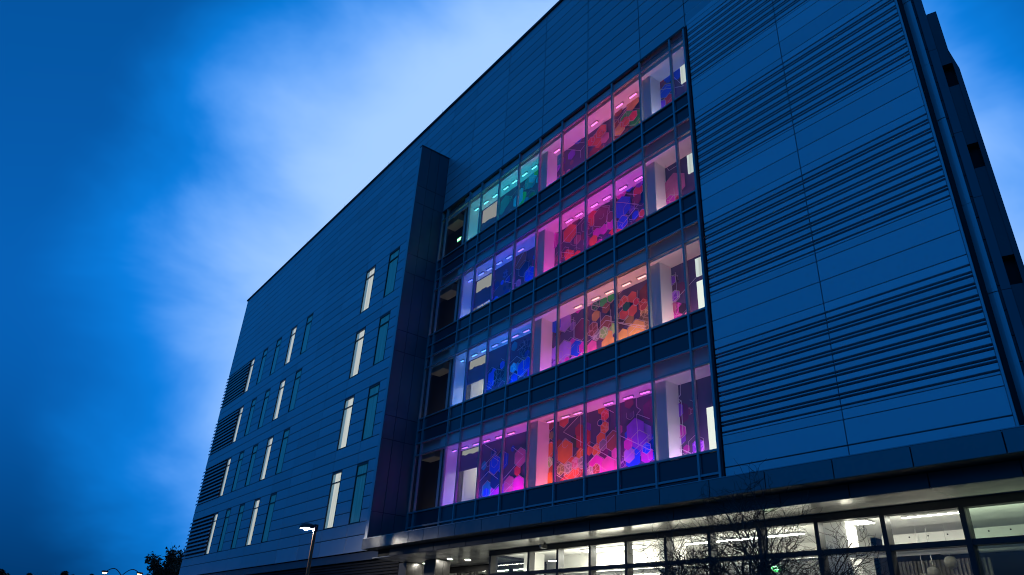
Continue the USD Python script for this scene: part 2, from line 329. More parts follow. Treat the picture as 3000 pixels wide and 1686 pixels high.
# --- projecting fin
fin = obj('fin', B(-30.62, -30.43, -1.87, 0.12, 5.75, 28.05), 'dark_backing', BL)
obj('fin_cap', B(-30.68, -30.37, -1.93, 0.0, 28.05, 28.12), 'dark_metal', fin)
obj('fin_nosing', B(-30.68, -30.43, -1.92, -1.875, 5.72, 28.05), 'panel_metal', fin)
FZ = [5.75, 6.93]
for j in range(4): FZ += [10.40 + ST * j, 11.50 + ST * j]
FZ = [5.75] + sorted([6.93 + ST * j for j in range(5)] + [10.95 + ST * j - 5.39 + 0.0 for j in range(0)] + [24.05 - ST * j for j in range(4)] + [25.34 - ST * j for j in range(4)]) + [28.05]
FZ = sorted(set(round(z, 2) for z in FZ)); FZ = [z for i, z in enumerate(FZ) if i == 0 or z - FZ[i - 1] > 0.4]
for a, b in zip(FZ[:-1], FZ[1:]):
    for y0, y1 in ((-1.92, -1.29), (-1.29, -0.66), (-0.66, -0.005)):
        obj('fin_panel', B(-30.425, -30.395, y0 + 0.009, y1 - 0.009, a + 0.012, b - 0.012), 'fin_metal', fin)
    obj('fin_panel', B(-30.66, -30.63, -1.88, -0.01, a + 0.012, b - 0.012), 'fin_metal', fin)

# --- curtain wall
M = [-12.44, -13.17, -14.82, -16.46, -18.11, -19.75, -21.40, -23.04, -24.69, -26.33, -27.48, -29.80, -30.33]
fr = MB().box(-30.39, -12.40, -0.05, 0.12, TOP - 0.09, TOP + 0.03)
cw = obj('curtain_wall', fr, 'frame_dark', BL)
for x in M: obj('mullion', B(x - 0.038, x + 0.038, -0.065, 0.045, 5.9, TOP - 0.09), 'mullion_metal', cw)
hz = [6.40]
for s in SILL: hz += [s, s + 2.72, s + 3.32, s + 3.32 + 0.64]
hz = [h for h in hz if h < TOP - 0.2]
for h in hz: obj('transom', B(-30.36, -12.42, -0.045, 0.045, h - 0.032, h + 0.032), 'mullion_metal', cw)
for x1, x0 in zip(M[:-1], M[1:]):
    obj('spandrel_panel', B(x0 + 0.045, x1 - 0.045, 0.02, 0.05, 5.9, 6.365), 'spandrel_glass', cw)
    obj('spandrel_panel', B(x0 + 0.045, x1 - 0.045, 0.02, 0.05, 6.435, SILL[0] - 0.035), 'spandrel_glass', cw)
    for j, s in enumerate(SILL):
        obj('glass_pane', quad(x0 + 0.045, x1 - 0.045, 0.03, s + 0.035, s + 2.685), 'vision_glass', cw)
        obj('glass_pane', quad(x0 + 0.045, x1 - 0.045, 0.03, s + 2.755, s + 3.285), 'vision_glass', cw)
        if j < 3:
            obj('spandrel_panel', B(x0 + 0.045, x1 - 0.045, 0.02, 0.05, s + 3.355, s + 3.925), 'spandrel_glass', cw)
            obj('spandrel_panel', B(x0 + 0.045, x1 - 0.045, 0.02, 0.05, s + 3.995, s + ST - 0.035), 'spandrel_glass', cw)

# --- interiors behind the curtain wall
YM = 1.15
OT = [1.84, 1.55, 1.25, 1.2]
DARKX = -28.26
for j, s in enumerate(SILL):
    c = CEIL[j]; zt = s + 3.32
    fl = s - 0.62
    # slab edge: floor plate, with the bulkhead and pocket above the next window head
    obj('floor_slab', MB().box(-33.0, -30.38, 0.3, 1.7, fl - 0.3, fl).box(-30.38, -12.40, 0.14, 6.4, fl - 0.35, fl), 'grey_core', BL)
    obj('ceiling', MB().box(DARKX, -12.40, 0.34, 1.3, c, c + 0.05), 'white_paint', BL)
    obj('bulkhead', MB().box(-30.38, -12.40, 0.32, 0.34, c, zt + 0.55).box(-30.38, -12.40, 0.10, 0.32, zt + 0.5, zt + 0.55), 'white_paint', BL)
    obj('upper_back_panel', B(-28.2, -14.85, 0.095, 0.11, s + 2.76, s + 3.28), 'white_paint', BL)
    obj('end_partition', MB().box(-12.52, -12.41, 0.14, 6.4, fl, c + 0.6), 'white_paint', BL)
    # columns
    for xr in (-14.73, -21.45, -28.18):
        obj('column', B(xr - 0.62, xr, 0.50, 1.13, fl, zt + 0.5), 'white_paint', BL)
    # dark bay at the left
    obj('side_room_wall', MB().box(-33.0, -28.3, 1.5, 1.6, fl, c + 0.6).box(-33.0, -32.9, 0.3, 1.5, fl, c + 0.6).box(-28.34, -28.2, 0.34, 1.5, fl, c + 0.6), 'brown_wall', BL)
    obj('side_room_ceiling', B(-32.9, -28.34, 0.34, 1.5, c + 0.35, c + 0.4), 'brown_wall', BL)
    obj('soffit_box', B(-30.75, -29.45, 0.55, 1.15, c - 0.12, c + 0.3), 'beige_paint', BL)
    # lit room behind the opening
    ot = s + OT[j]
    rm = MB().box(-28.3, -26.3, 4.6, 4.7, fl, ot + 0.9).box(-28.4, -28.3, 1.27, 4.7, fl, ot + 0.9).box(-26.4, -26.3, 1.27, 4.6, fl, ot + 0.9)
    obj('meeting_room', rm, 'beige_paint', BL)
    obj('meeting_room_ceiling', B(-28.3, -26.4, 1.27, 4.6, ot + 0.72, ot + 0.78), 'white_paint', BL)
emit('room_lamp', (1.0, 0.92, 0.80), 13.0)
emit('added_dim_lamp', (1.0, 0.78, 0.60), 4.0)
for j, s in enumerate(SILL):
    ot = s + OT[j]
    obj('room_lamp', B(-27.6, -27.0, 2.3, 3.6, ot + 0.68, ot + 0.70), 'room_lamp', BL)
    obj('side_room_lamp', quad3((-31.2, 0.6, s - 0.55), (-29.2, 0.6, s - 0.55), (-29.2, 0.75, s - 0.55), (-31.2, 0.75, s - 0.55)), 'added_dim_lamp', BL)  # added floor lamp below the sill, only brightens the dark bay

# --- mural walls with hexagon graphics
def hexpoly(r, rot=0.0): return Polygon([(r * math.sin(math.radians(60 * k + rot)), r * math.cos(math.radians(60 * k + rot))) for k in range(6)])
def extr(poly, x, z, y, th=0.003):
    v, f = trimesh.creation.triangulate_polygon(poly, engine='earcut')[:2] if len(poly.interiors) else (np.array(poly.exterior.coords)[:-1], None)
    v = np.asarray(v)
    if f is None: f = [(0, k, k + 1) for k in range(1, len(v) - 1)]
    n = len(v)
    P = np.array([(a + x, y, b + z) for a, b in v] + [(a + x, y + th, b + z) for a, b in v])
    return P, np.vstack([np.asarray(f)[:, ::-1], np.asarray(f) + n])
COL = dict(org=(0.98, 0.22, 0.015), cor=(0.95, 0.12, 0.06), red=(0.88, 0.03, 0.07), grn=(0.05, 0.62, 0.10), lgr=(0.45, 0.85, 0.25), dgr=(0.03, 0.17, 0.08),
           gry=(0.36, 0.33, 0.34), olv=(0.36, 0.30, 0.10), mag=(0.92, 0.03, 0.62), pnk=(0.98, 0.16, 0.50), pur=(0.36, 0.05, 0.80), blu=(0.015, 0.10, 1.0),
           lav=(0.58, 0.30, 0.92), mar=(0.28, 0.03, 0.11), tan=(0.92, 0.50, 0.14), tea=(0.04, 0.45, 0.52), cyn=(0.04, 0.58, 0.92), ros=(0.80, 0.20, 0.38), brn=(0.40, 0.11, 0.06), nav=(0.01, 0.03, 0.22))
A4 = (1600, 1100); A3 = (1600, 800); A2 = (1600, 400); A1 = (1600, 0); E3 = (1100, 1000); F4 = (1000, 1286); E2 = (1100, 700); D1 = (1000, 300)
HEX = [  # storey, crop origin, centre, half height, colour, pattern
 (0, A4, 205, 815, 130, 'org', 0), (0, A4, 367, 835, 68, 'org', 0), (0, A4, 275, 990, 125, 'cor', 0), (0, A4, 235, 985, 65, 'gry', 1), (0, A4, 318, 935, 65, 'ros', 1), (0, A4, 160, 1000, 62, 'olv', 1), (0, A4, 385, 930, 65, 'gry', 1),
 (0, A4, 590, 365, 55, 'org', 0), (0, A4, 630, 425, 60, 'cor', 1), (0, A4, 627, 555, 65, 'org', 1), (0, A4, 587, 675, 70, 'org', 0), (0, A4, 540, 795, 68, 'org', 1), (0, A4, 610, 740, 60, 'gry', 0), (0, A4, 465, 800, 55, 'cor', 0),
 (0, A4, 540, 970, 125, 'mag', 0), (0, A4, 660, 960, 105, 'pnk', 0), (0, A4, 540, 1000, 62, 'brn', 1), (0, A4, 470, 1020, 55, 'gry', 1), (0, A4, 720, 700, 110, 'brn', 0), (0, A4, 740, 830, 60, 'pnk', 0), (0, A4, 580, 505, 35, 'nav', 0),
 (0, A4, 955, 590, 140, 'pur', 0), (0, A4, 1000, 720, 130, 'pur', 0), (0, A4, 930, 880, 120, 'blu', 0), (0, A4, 890, 850, 80, 'lav', 0), (0, A4, 1080, 850, 95, 'mag', 0), (0, A4, 1075, 775, 62, 'blu', 1), (0, A4, 880, 730, 70, 'mag', 0),
 (0, A4, 1440, 600, 72, 'mag', 0), (0, A4, 1400, 380, 90, 'pur', 0), (0, A4, 200, 480, 75, 'cor', 0), (0, A4, 890, 290, 70, 'mar', 0),
 (0, A4, 55, 800, 85, 'org', 0), (0, A4, 50, 1110, 90, 'org', 0), (0, A4, 45, 925, 58, 'lgr', 1), (0, A4, 70, 640, 45, 'olv', 0), (0, A4, 60, 520, 65, 'brn', 0),
 (0, F4, 1790, 500, 110, 'ros', 0), (0, F4, 1885, 500, 110, 'mag', 0), (0, F4, 1880, 340, 60, 'red', 0), (0, F4, 1555, 545, 92, 'tea', 0), (0, F4, 1545, 575, 55, 'blu', 0), (0, F4, 1640, 580, 90, 'mag', 0), (0, F4, 1690, 310, 62, 'blu', 0), (0, F4, 1910, 200, 100, 'ros', 0), (0, F4, 1650, 440, 105, 'nav', 0), (0, F4, 1640, 280, 100, 'blu', 0),
 (1, A3, 620, 315, 55, 'grn', 0), (1, A3, 705, 265, 55, 'grn', 0), (1, A3, 540, 345, 60, 'dgr', 1), (1, A3, 495, 310, 35, 'cor', 0), (1, A3, 650, 380, 58, 'brn', 0), (1, A3, 840, 310, 60, 'cor', 1), (1, A3, 928, 262, 62, 'cor', 0), (1, A3, 840, 440, 62, 'cor', 0), (1, A3, 932, 405, 64, 'cor', 0), (1, A3, 972, 312, 40, 'red', 0), (1, A3, 865, 365, 52, 'dgr', 0),
 (1, A3, 650, 545, 85, 'brn', 0), (1, A3, 625, 640, 65, 'lgr', 1), (1, A3, 708, 595, 62, 'lgr', 0), (1, A3, 540, 660, 60, 'gry', 1), (1, A3, 670, 665, 55, 'tan', 0), (1, A3, 660, 760, 100, 'tan', 0), (1, A3, 960, 620, 125, 'tan', 0), (1, A3, 820, 660, 70, 'tan', 0), (1, A3, 500, 600, 75, 'brn', 1),
 (1, A3, 490, 790, 75, 'pnk', 0), (1, A3, 340, 845, 62, 'mag', 0), (1, A3, 330, 800, 95, 'blu', 0), (1, A3, 195, 830, 110, 'lav', 0), (1, A3, 105, 850, 72, 'lav', 0), (1, A3, 205, 530, 95, 'lav', 0), (1, A3, 345, 395, 38, 'mag', 0), (1, A3, 385, 600, 110, 'mar', 0), (1, A3, 395, 790, 60, 'mag', 0), (1, A3, 225, 930, 40, 'mag', 0), (1, A3, 110, 560, 80, 'blu', 0),
 (1, A3, 1375, 250, 62, 'pur', 1), (1, A3, 1352, 370, 52, 'ros', 0), (1, A3, 1330, 90, 60, 'pur', 0), (1, E3, 1470, 285, 52, 'cyn', 1), (1, E3, 1565, 290, 85, 'blu', 0), (1, E3, 1482, 58, 50, 'tea', 0), (1, E3, 1620, 240, 70, 'blu', 0), (1, E3, 1480, 400, 60, 'blu', 0),
 (2, A2, 260, 1030, 95, 'cor', 0), (2, A2, 258, 1275, 70, 'cor', 0), (2, A2, 500, 855, 62, 'red', 0), (2, A2, 507, 905, 50, 'cor', 0), (2, A2, 545, 955, 52, 'mar', 0), (2, A2, 620, 990, 58, 'mag', 0), (2, A2, 700, 930, 60, 'mag', 0), (2, A2, 545, 1030, 55, 'mag', 0), (2, A2, 600, 850, 110, 'mar', 0), (2, A2, 510, 1110, 58, 'cor', 0), (2, A2, 690, 860, 55, 'mar', 0),
 (2, A2, 895, 540, 55, 'blu', 0), (2, A2, 985, 585, 60, 'red', 0), (2, A2, 1000, 500, 50, 'pur', 0), (2, A2, 810, 610, 60, 'mag', 0), (2, A2, 815, 760, 120, 'blu', 0), (2, A2, 1030, 820, 40, 'cor', 0), (2, A2, 970, 680, 60, 'mar', 0), (2, A2, 820, 920, 70, 'blu', 0), (2, A2, 1370, 530, 140, 'ros', 0), (2, A2, 720, 640, 50, 'mar', 0), (2, A2, 330, 880, 60, 'mar', 0), (2, A2, 1330, 690, 60, 'mag', 0),
 (2, E2, 1500, 240, 58, 'tea', 0), (2, E2, 1545, 230, 95, 'brn', 0), (2, E2, 1530, 475, 42, 'ros', 0), (2, E2, 1650, 380, 80, 'blu', 0), (2, A2, 90, 1120, 90, 'mag', 0),
 (3, A1, 600, 1400, 62, 'cor', 0), (3, A1, 930, 1095, 80, 'tan', 0), (3, A1, 865, 1265, 75, 'grn', 0), (3, A1, 780, 1195, 48, 'brn', 0), (3, A1, 935, 1240, 50, 'red', 0), (3, A1, 848, 1305, 55, 'cor', 0), (3, A1, 785, 1375, 62, 'tan', 0), (3, A1, 800, 1140, 42, 'dgr', 0), (3, A1, 1240, 850, 46, 'red', 0), (3, A1, 1305, 820, 62, 'blu', 0), (3, A1, 1300, 1065, 62, 'red', 0), (3, A1, 1225, 930, 58, 'mar', 0), (3, A1, 1270, 970, 70, 'blu', 0), (3, A1, 1400, 780, 70, 'blu', 0), (3, A1, 1225, 1120, 50, 'pur', 0),
 (3, A2, 275, 195, 52, 'pur', 0), (3, A2, 540, 30, 70, 'cor', 0), (3, A2, 630, 20, 55, 'ros', 0), (3, A2, 350, 30, 50, 'blu', 0), (3, A2, 140, 250, 60, 'tea', 0), (3, A2, 480, 60, 45, 'red', 0), (3, D1, 2000, 850, 70, 'tea', 0), (3, D1, 2040, 790, 60, 'cyn', 0), (3, D1, 2090, 720, 55, 'grn', 0),
]
LINES = [  # storey, crop origin, polyline, colour
 (0, A4, [(815, 650), (1130, 800)], 'lav'), (0, A4, [(820, 945), (1125, 640)], 'lav'), (0, A4, [(455, 740), (770, 910)], 'pnk'), (0, A4, [(455, 960), (750, 640)], 'pnk'), (0, A4, [(395, 420), (210, 610), (410, 720)], 'pnk'), (0, A4, [(985, 220), (990, 350), (1030, 375), (990, 420), (1125, 470)], 'blu'), (0, A4, [(1005, 740), (985, 420)], 'lav'), (0, A4, [(1455, 70), (1455, 215), (1420, 260), (1460, 280), (1480, 640), (1405, 700)], 'mag'), (0, A4, [(1410, 768), (1565, 838)], 'mag'), (0, A4, [(1390, 345), (1455, 285)], 'mag'), (0, A4, [(640, 350), (745, 405)], 'pnk'), (0, A4, [(210, 1075), (410, 930)], 'cor'), (0, A4, [(130, 1060), (240, 1125)], 'tan'), (0, A4, [(390, 420), (390, 760)], 'red'),
 (0, F4, [(1480, 470), (1585, 355), (1690, 435)], 'lav'), (0, F4, [(1590, 610), (1960, 190)], 'mag'), (0, F4, [(1520, 50), (1670, 150), (1510, 320)], 'blu'), (0, F4, [(1840, 95), (1955, 180)], 'ros'), (0, F4, [(1730, 600), (1850, 470)], 'pnk'), (0, F4, [(1625, 195), (1700, 245)], 'lav'),
 (1, A3, [(465, 340), (660, 385), (745, 290)], 'cor'), (1, A3, [(790, 240), (830, 205), (885, 130)], 'cor'), (1, A3, [(500, 700), (660, 515), (1090, 580)], 'tan'), (1, A3, [(905, 665), (1000, 560), (1095, 620)], 'tan'), (1, A3, [(830, 550), (900, 470)], 'lgr'), (1, A3, [(460, 745), (600, 640)], 'tan'), (1, A3, [(320, 480), (320, 715), (410, 740)], 'lav'), (1, A3, [(160, 945), (240, 870), (360, 900)], 'pnk'), (1, A3, [(1335, 370), (1630, 50)], 'pnk'), (1, A3, [(1395, 5), (1420, 280)], 'mag'), (1, A3, [(800, 545), (1095, 610)], 'tan'), (1, A3, [(600, 430), (600, 560)], 'lgr'), (1, A3, [(710, 400), (710, 530)], 'lgr'),
 (1, E3, [(1530, 110), (1610, 50), (1600, 0)], 'cyn'), (1, E3, [(1435, 260), (1525, 170), (1600, 215), (1600, 330)], 'cyn'), (1, E3, [(1435, 405), (1490, 345), (1570, 390)], 'cyn'), (1, E3, [(1540, 400), (1650, 290)], 'cyn'), (1, E3, [(1200, 480), (1265, 520)], 'cyn'),
 (2, A2, [(760, 710), (1005, 735), (820, 970)], 'lav'), (2, A2, [(770, 620), (990, 630)], 'lav'), (2, A2, [(530, 755), (685, 765), (665, 960)], 'pnk'), (2, A2, [(190, 1150), (345, 970), (425, 880)], 'ros'), (2, A2, [(345, 980), (345, 1220)], 'ros'), (2, A2, [(1270, 300), (1330, 380), (1440, 310)], 'pnk'), (2, A2, [(190, 1240), (320, 1255)], 'cor'),
 (2, E2, [(1395, 460), (1480, 360), (1600, 150), (1680, 90)], 'lav'), (2, E2, [(1395, 460), (1520, 490)], 'lav'),
 (3, A1, [(755, 1325), (880, 1160), (990, 1020)], 'tan'), (3, A1, [(600, 1350), (650, 1270), (700, 1220)], 'pnk'), (3, A1, [(1205, 975), (1340, 955), (1470, 935)], 'blu'), (3, A1, [(1380, 840), (1480, 930)], 'lav'), (3, A2, [(215, 150), (390, 165), (430, 110)], 'pnk'), (3, A2, [(385, 160), (390, 240)], 'pnk'), (3, A2, [(220, 90), (430, 75)], 'pnk'),
]
murals = []
emit('room_glow', (1.0, 0.86, 0.72), 0.36)  # glow standing in for room light seen through the mural cut-out
for j, s in enumerate(SILL):
    fl = s - 0.62; c = CEIL[j]; ot = s + OT[j]
    depth = {3: 0.98, 2: 0.72, 1: 0.48, 0: 0.26}[j]
    rp = random.Random(40 + j); pts = [(-27.95, c - 0.02)]; n = 9
    for q in range(n + 1): pts.append((-27.95 + 1.45 * q / n, c - depth * (0.95 + 0.12 * q / n) + rp.uniform(-0.06, 0.06) * (1 if j else 0.5)))
    pts.append((-26.5, c - 0.02)); hole = Polygon(pts).buffer(0)
    band = Polygon([(DARKX, ot), (-26.42, ot), (-26.42, c + 0.05), (DARKX, c + 0.05)]).difference(hole)
    mb = MB().box(-26.42, -13.1, YM, YM + 0.1, fl, c + 0.05)
    for g in getattr(band, 'geoms', [band]): mb.tm(trimesh.creation.extrude_polygon(g, 0.05, engine='earcut').apply_transform(np.array([[1, 0, 0, 0], [0, 0, -1, YM + 0.05], [0, 1, 0, 0], [0, 0, 0, 1.0]])))
    murals.append(obj('mural_wall', mb, 'mural_base', BL))
    obj('lit_clerestory', quad(-28.1, -26.45, 1.24, c - depth * 1.2, c + 0.02), 'room_glow', murals[j])  # added glowing panel in place of the lit room behind the hole
xr = DARKX + 0.1, -13.15
hid = 0
outl = [MB() for _ in SILL]
def seg(mb, p, q, y, w):
    p, q = np.array(p), np.array(q); d = q - p; n = np.array([-d[1], d[0]]) / (np.linalg.norm(d) + 1e-9) * w / 2
    P = [p + n, q + n, q - n, p - n]
    mb.add([(a, y, b) for a, b in P], [(0, 1, 2), (0, 2, 3)])
for i, (j, o, u, v, r, c, pat) in enumerate(HEX):
    p = on(1, YM, o[0] + u / 3.62, o[1] + v / 3.62); t = on(1, YM, o[0] + u / 3.62, o[1] + (v - r) / 3.62)
    R = t[2] - p[2]
    y = YM - 0.02 - 0.0011 * (i % 60)
    obj('hexagon', extr(hexpoly(R), p[0], p[2], y, 0.001), hexmat(COL[c], bool(pat)), murals[j])
    if i % 2 == 0 or pat:
        pts = np.array(hexpoly(R * 1.06).exterior.coords) + [p[0], p[2]]
        for a, b in zip(pts[:-1], pts[1:]): seg(outl[j], a, b, y - 0.0006, 0.022)
rr = random.Random(11)
PAL = [['mag pur mar', 'mag pur mar nav', 'pur blu mag lav', 'mag pnk ros pur cor', 'org cor red ros olv', 'org cor lgr olv', 'ros mag pur blu', 'blu tea nav pur', 'nav', 'nav'],
       ['red ros mar', 'red ros mar mag', 'tan cor org brn', 'lgr tan brn cor olv', 'lav mag blu mar', 'blu lav pur', 'blu cyn nav', 'nav tea blu', 'nav', 'nav'],
       ['ros red mar', 'ros red mar mag', 'blu pur nav red', 'mag red mar pur', 'cor mar red ros', 'mag pur ros', 'blu nav brn', 'nav blu', 'nav', 'nav'],
       ['blu red pur', 'blu red pur', 'tan grn brn cor', 'cor red ros brn', 'blu pur ros', 'mag pur', 'tea cyn grn', 'tea nav', 'nav', 'nav']]
BX = [-12.4, -13.17, -14.82, -16.46, -18.11, -19.75, -21.40, -23.04, -24.69, -26.33, -27.48]
for j in range(4):                                   # the honeycomb of prints that fills the wall between the large ones
    lay = 0; H = 0.27; z0 = SILL[j] + 0.1; nz = int((CEIL[j] - z0) / (1.5 * H)); nx = int((-13.5 + 26.0) / (1.732 * H))
    cells = [(a, b) for a in range(nx) for b in range(nz)]; rr.shuffle(cells)
    for a, b in cells[:170]:
        x = -26.0 + (a + 0.5 * (b % 2)) * 1.732 * H; zz = z0 + b * 1.5 * H + 0.1
        if zz + H > CEIL[j] - 0.03 or rr.random() < 0.25 + 0.35 * b / nz: continue
        xf = x / 1.068; bay = next((q for q in range(10) if BX[q + 1] <= xf <= BX[q]), 0)
        R = H * rr.choice([0.55, 0.8, 0.97, 0.97, 1.7]) ; lay += 1
        if zz - R < SILL[j] - 0.5 or zz + R > CEIL[j]: continue
        c0 = np.array(COL[rr.choice(PAL[j][bay].split())]) * rr.choice([0.25, 0.45, 0.7, 1.0])
        y = YM - 0.002 - 0.00009 * lay
        obj('hexagon', extr(hexpoly(R), x, zz, y, 0.00005), hexmat(tuple(c0), rr.random() < 0.25), murals[j])
        if rr.random() < 0.4:
            pts = np.array(hexpoly(R * rr.choice([1.0, 1.35])).exterior.coords) + [x, zz]; k0 = rr.randrange(6); nn = rr.randrange(3, 7)
            for k in range(nn): seg(outl[j], pts[(k0 + k) % 6], pts[(k0 + k) % 6 + 1], YM - 0.1 - 0.00012 * lay, 0.014)
lm = [MB() for _ in SILL]
for i, (j, o, pl, c) in enumerate(LINES):
    P = [on(1, YM, o[0] + u / 3.62, o[1] + v / 3.62)[[0, 2]] for u, v in pl]
    for a, b in zip(P[:-1], P[1:]): seg(lm[j], a, b, YM - 0.13 - 0.0003 * i, 0.022)
for j in range(4):
    tag(obj('outline', outl[j], hexmat((0.75, 0.6, 0.62)), murals[j]), kind='stuff')
    tag(obj('graphic_line', lm[j], hexmat((0.85, 0.7, 0.78)), murals[j]), kind='stuff')

# --- coloured lighting: added unseen washers and floor lamps behind the spandrels; linear lamps in the ceilings
BAY = [(-12.95, -12.50), (-14.20, -13.30), (-16.46, -14.82), (-18.11, -16.46), (-19.75, -18.11), (-21.35, -19.75), (-23.04, -21.5), (-24.69, -23.04), (-26.33, -24.69), (-27.48, -26.33)]
CC = dict(mag=(1.0, 0.015, 0.72), pnk=(1.0, 0.07, 0.42), pur=(0.42, 0.03, 1.0), blu=(0.02, 0.06, 1.0), red=(1.0, 0.03, 0.14), org=(1.0, 0.20, 0.06), wrm=(1.0, 0.42, 0.18), azu=(0.01, 0.22, 1.0), tea=(0.02, 0.52, 0.62), vio=(0.20, 0.05, 1.0), pea=(1.0, 0.26, 0.22))
WASH = [['mag', 'pur', 'vio', 'mag', 'org', 'org', 'mag', 'blu', 'blu', 'pur'],
        ['red', 'red', 'wrm', 'wrm', 'mag', 'vio', 'azu', 'azu', 'azu', 'azu'],
        ['mag', 'red', 'vio', 'mag', 'red', 'mag', 'vio', 'blu', 'azu', 'blu'],
        ['blu', 'blu', 'wrm', 'red', 'vio', 'pnk', 'tea', 'tea', 'tea', 'tea']]
CEILC = [['pnk', 'pnk', 'mag', 'mag', 'pnk', 'pnk', 'pnk', 'mag', 'pur', 'pur'],
         ['wrm', 'wrm', 'pea', 'pea', 'pea', 'pnk', 'vio', 'blu', 'azu', 'azu'],
         ['wrm', 'pea', 'mag', 'mag', 'mag', 'mag', 'vio', 'blu', 'blu', 'blu'],
         ['wrm', 'wrm', 'pnk', 'pnk', 'pnk', 'pnk', 'tea', 'tea', 'tea', 'tea']]
WS, CS = 74.0, 3.0
for k, c in CC.items():
    mx = 0.20; cold = k in ('blu', 'azu', 'tea', 'vio'); emit('added_wash_' + k, tuple(q * (1 - mx) + mx * v for q, v in zip(c, (0.10, 0.45, 1.0) if cold else (1.0, 0.55, 0.70))), WS); emit('added_floor_' + k, c, 34.0); emit('lamp_' + k, tuple(0.10 + 0.90 * q for q in c), CS)
STOREY = ['lowest', 'second lowest', 'second highest', 'highest']
ORD = ['first', 'second', 'third', 'fourth', 'fifth', 'sixth', 'seventh', 'eighth', 'ninth', 'tenth']
CNAME = dict(mag='magenta', pnk='pink', pur='purple', blu='blue', red='red', org='orange', wrm='warm white', azu='azure', tea='teal', vio='violet', pea='peach')
LR = random.Random(3)
for j, s in enumerate(SILL):
    for b, (x0, x1) in enumerate(BAY):
        xm = (x0 + x1) / 2 * 1.035; w = (x1 - x0) * 0.42; yw = 0.56 if b > 1 else 0.86
        if b == 1: xm, w = -14.25, 0.3
        if b == 0: xm, w = -13.7, 0.2
        if b < 9: obj('wall_washer', quad3((xm - w, 0.50, s - 0.50), (xm + w, 0.50, s - 0.50), (xm + w, 0.46, s - 0.38), (xm - w, 0.46, s - 0.38)), 'added_wash_' + WASH[j][b], BL)  # added lamp below the sill, lights the mural from underneath
        if b < 9: obj('washer_housing', B(xm - w - 0.02, xm + w + 0.02, 0.40, 0.445, s - 0.56, s - 0.36), 'black_plastic', BL)  # added to block the washer's light towards the glass
        if b > 1: obj('cove_lamp', quad3((xm - w, 0.60, s - 0.52), (xm + w, 0.60, s - 0.52), (xm + w, 0.68, s - 0.52), (xm - w, 0.68, s - 0.52)), 'added_floor_' + CEILC[j][b], BL)  # added upward lamp on the floor, colours the ceiling
    for b, (x0, x1) in enumerate(BAY):
        if b < 2: continue
        xm = (x0 + x1) / 2 * 1.045
        for side, dx in ((('right', 0.40), ('left', -0.42)) if b < 9 else (('single', 0),)):
            if LR.random() < 0.22: continue
            x = xm + dx + LR.uniform(-0.08, 0.08)
            cn = CNAME[CEILC[j][b]]
            t = thing('ceiling_light', f'{cn} linear lamp, {side} one behind the {ORD[b]} pane from the right, {STOREY[j]} storey', 'ceiling lamp', 'coloured linear ceiling lamps')
            obj('housing', MB().box(x - 0.24, x + 0.24, 0.76, 0.86, CEIL[j] - 0.06, CEIL[j] - 0.002), 'silver_cap', t)
            obj('diffuser', MB().box(x - 0.20, x + 0.20, 0.775, 0.845, CEIL[j] - 0.075, CEIL[j] - 0.061), 'lamp_' + CEILC[j][b], t)
emit('white_lamp', (1.0, 0.92, 0.82), 50.0)  # added lamp, hidden below the sill, brightens the right column face
for j, s in enumerate(SILL):
    obj('white_lamp', quad3((-13.42, 0.50, s - 0.5), (-13.42, 0.80, s - 0.5), (-13.36, 0.80, s - 0.10), (-13.36, 0.50, s - 0.10)), 'white_lamp', BL)
    obj('lamp_shield', quad3((-13.40, 0.45, s - 0.52), (-13.40, 0.85, s - 0.52), (-13.32, 0.85, s - 0.04), (-13.32, 0.45, s - 0.04)), 'black_plastic', BL)  # added plate that stops this light spreading to the right
# bright doorways at the right end of the glazed bay
emit('lit_door', (1.0, 0.93, 0.80), 1.1)
for j, s in enumerate(SILL):
    fl = s - 0.62
    obj('door', B(-13.56, -13.24, YM - 0.12, YM - 0.06, fl, fl + [2.35, 2.35, 1.4, 1.4][j]), 'lit_door', BL)
    if j: obj('white_screen', B(-13.42, -13.12, YM - 0.3, YM - 0.25, CEIL[j] - [0, 1.0, 1.15, 1.2][j], CEIL[j] - 0.3), 'lit_blind', BL)

# --- canopy over the ground floor
YF, Y2, ZB, ZT, ZS = -1.9, -1.36, 5.29, 5.73, 4.97
cn = obj('canopy', MB().box(-30.80, 8.0, YF + 0.03, 0.0, ZB + 0.03, ZT - 0.02).box(-30.3, 8.0, Y2 + 0.03, -0.15, ZS + 0.03, ZB + 0.03), 'dark_backing', BL)
obj('canopy_soffit', B(-30.82, 8.0, YF + 0.02, Y2 + 0.02, ZB, ZB + 0.02), 'dark_metal', cn)
FJ = [-30.83, -29.18, -27.91, -26.68, -25.5, -24.37, -23.21, -21.48, -19.8, -18.12, -16.44, -14.77, -13.11, -11.44, -9.81, -8.085, -6.385, -4.7, -3.0, -1.3, 0.4, 2.1, 3.8, 5.5, 7.2]
for a, b in zip(FJ[:-1], FJ[1:]):
    obj('fascia_panel', panel_mesh(a + 0.012, b - 0.012, ZB, ZT, MB(), YF, 0.04, 0.005), 'fascia_metal', cn)
    if a > -30.5: obj('lower_fascia_panel', panel_mesh(a + 0.012, b - 0.012, ZS + 0.0, ZB - 0.01, MB(), Y2, 0.04, 0.005), 'charcoal_metal', cn)
    y0, y1 = Y2 + 0.03, (2.6 if b < -23.1 else -0.10)
    if b < -23.1:
        yy = np.linspace(y0, y1, 7)
        for p, q in zip(yy[:-1], yy[1:]): obj('soffit_panel', B(a + 0.004, b - 0.004, p + 0.004, q - 0.004, ZS - 0.005, ZS + 0.02), 'soffit_metal', cn)
    else: obj('soffit_panel', B(a + 0.006, b - 0.006, y0, y1, ZS - 0.005, ZS + 0.02), 'soffit_metal', cn)
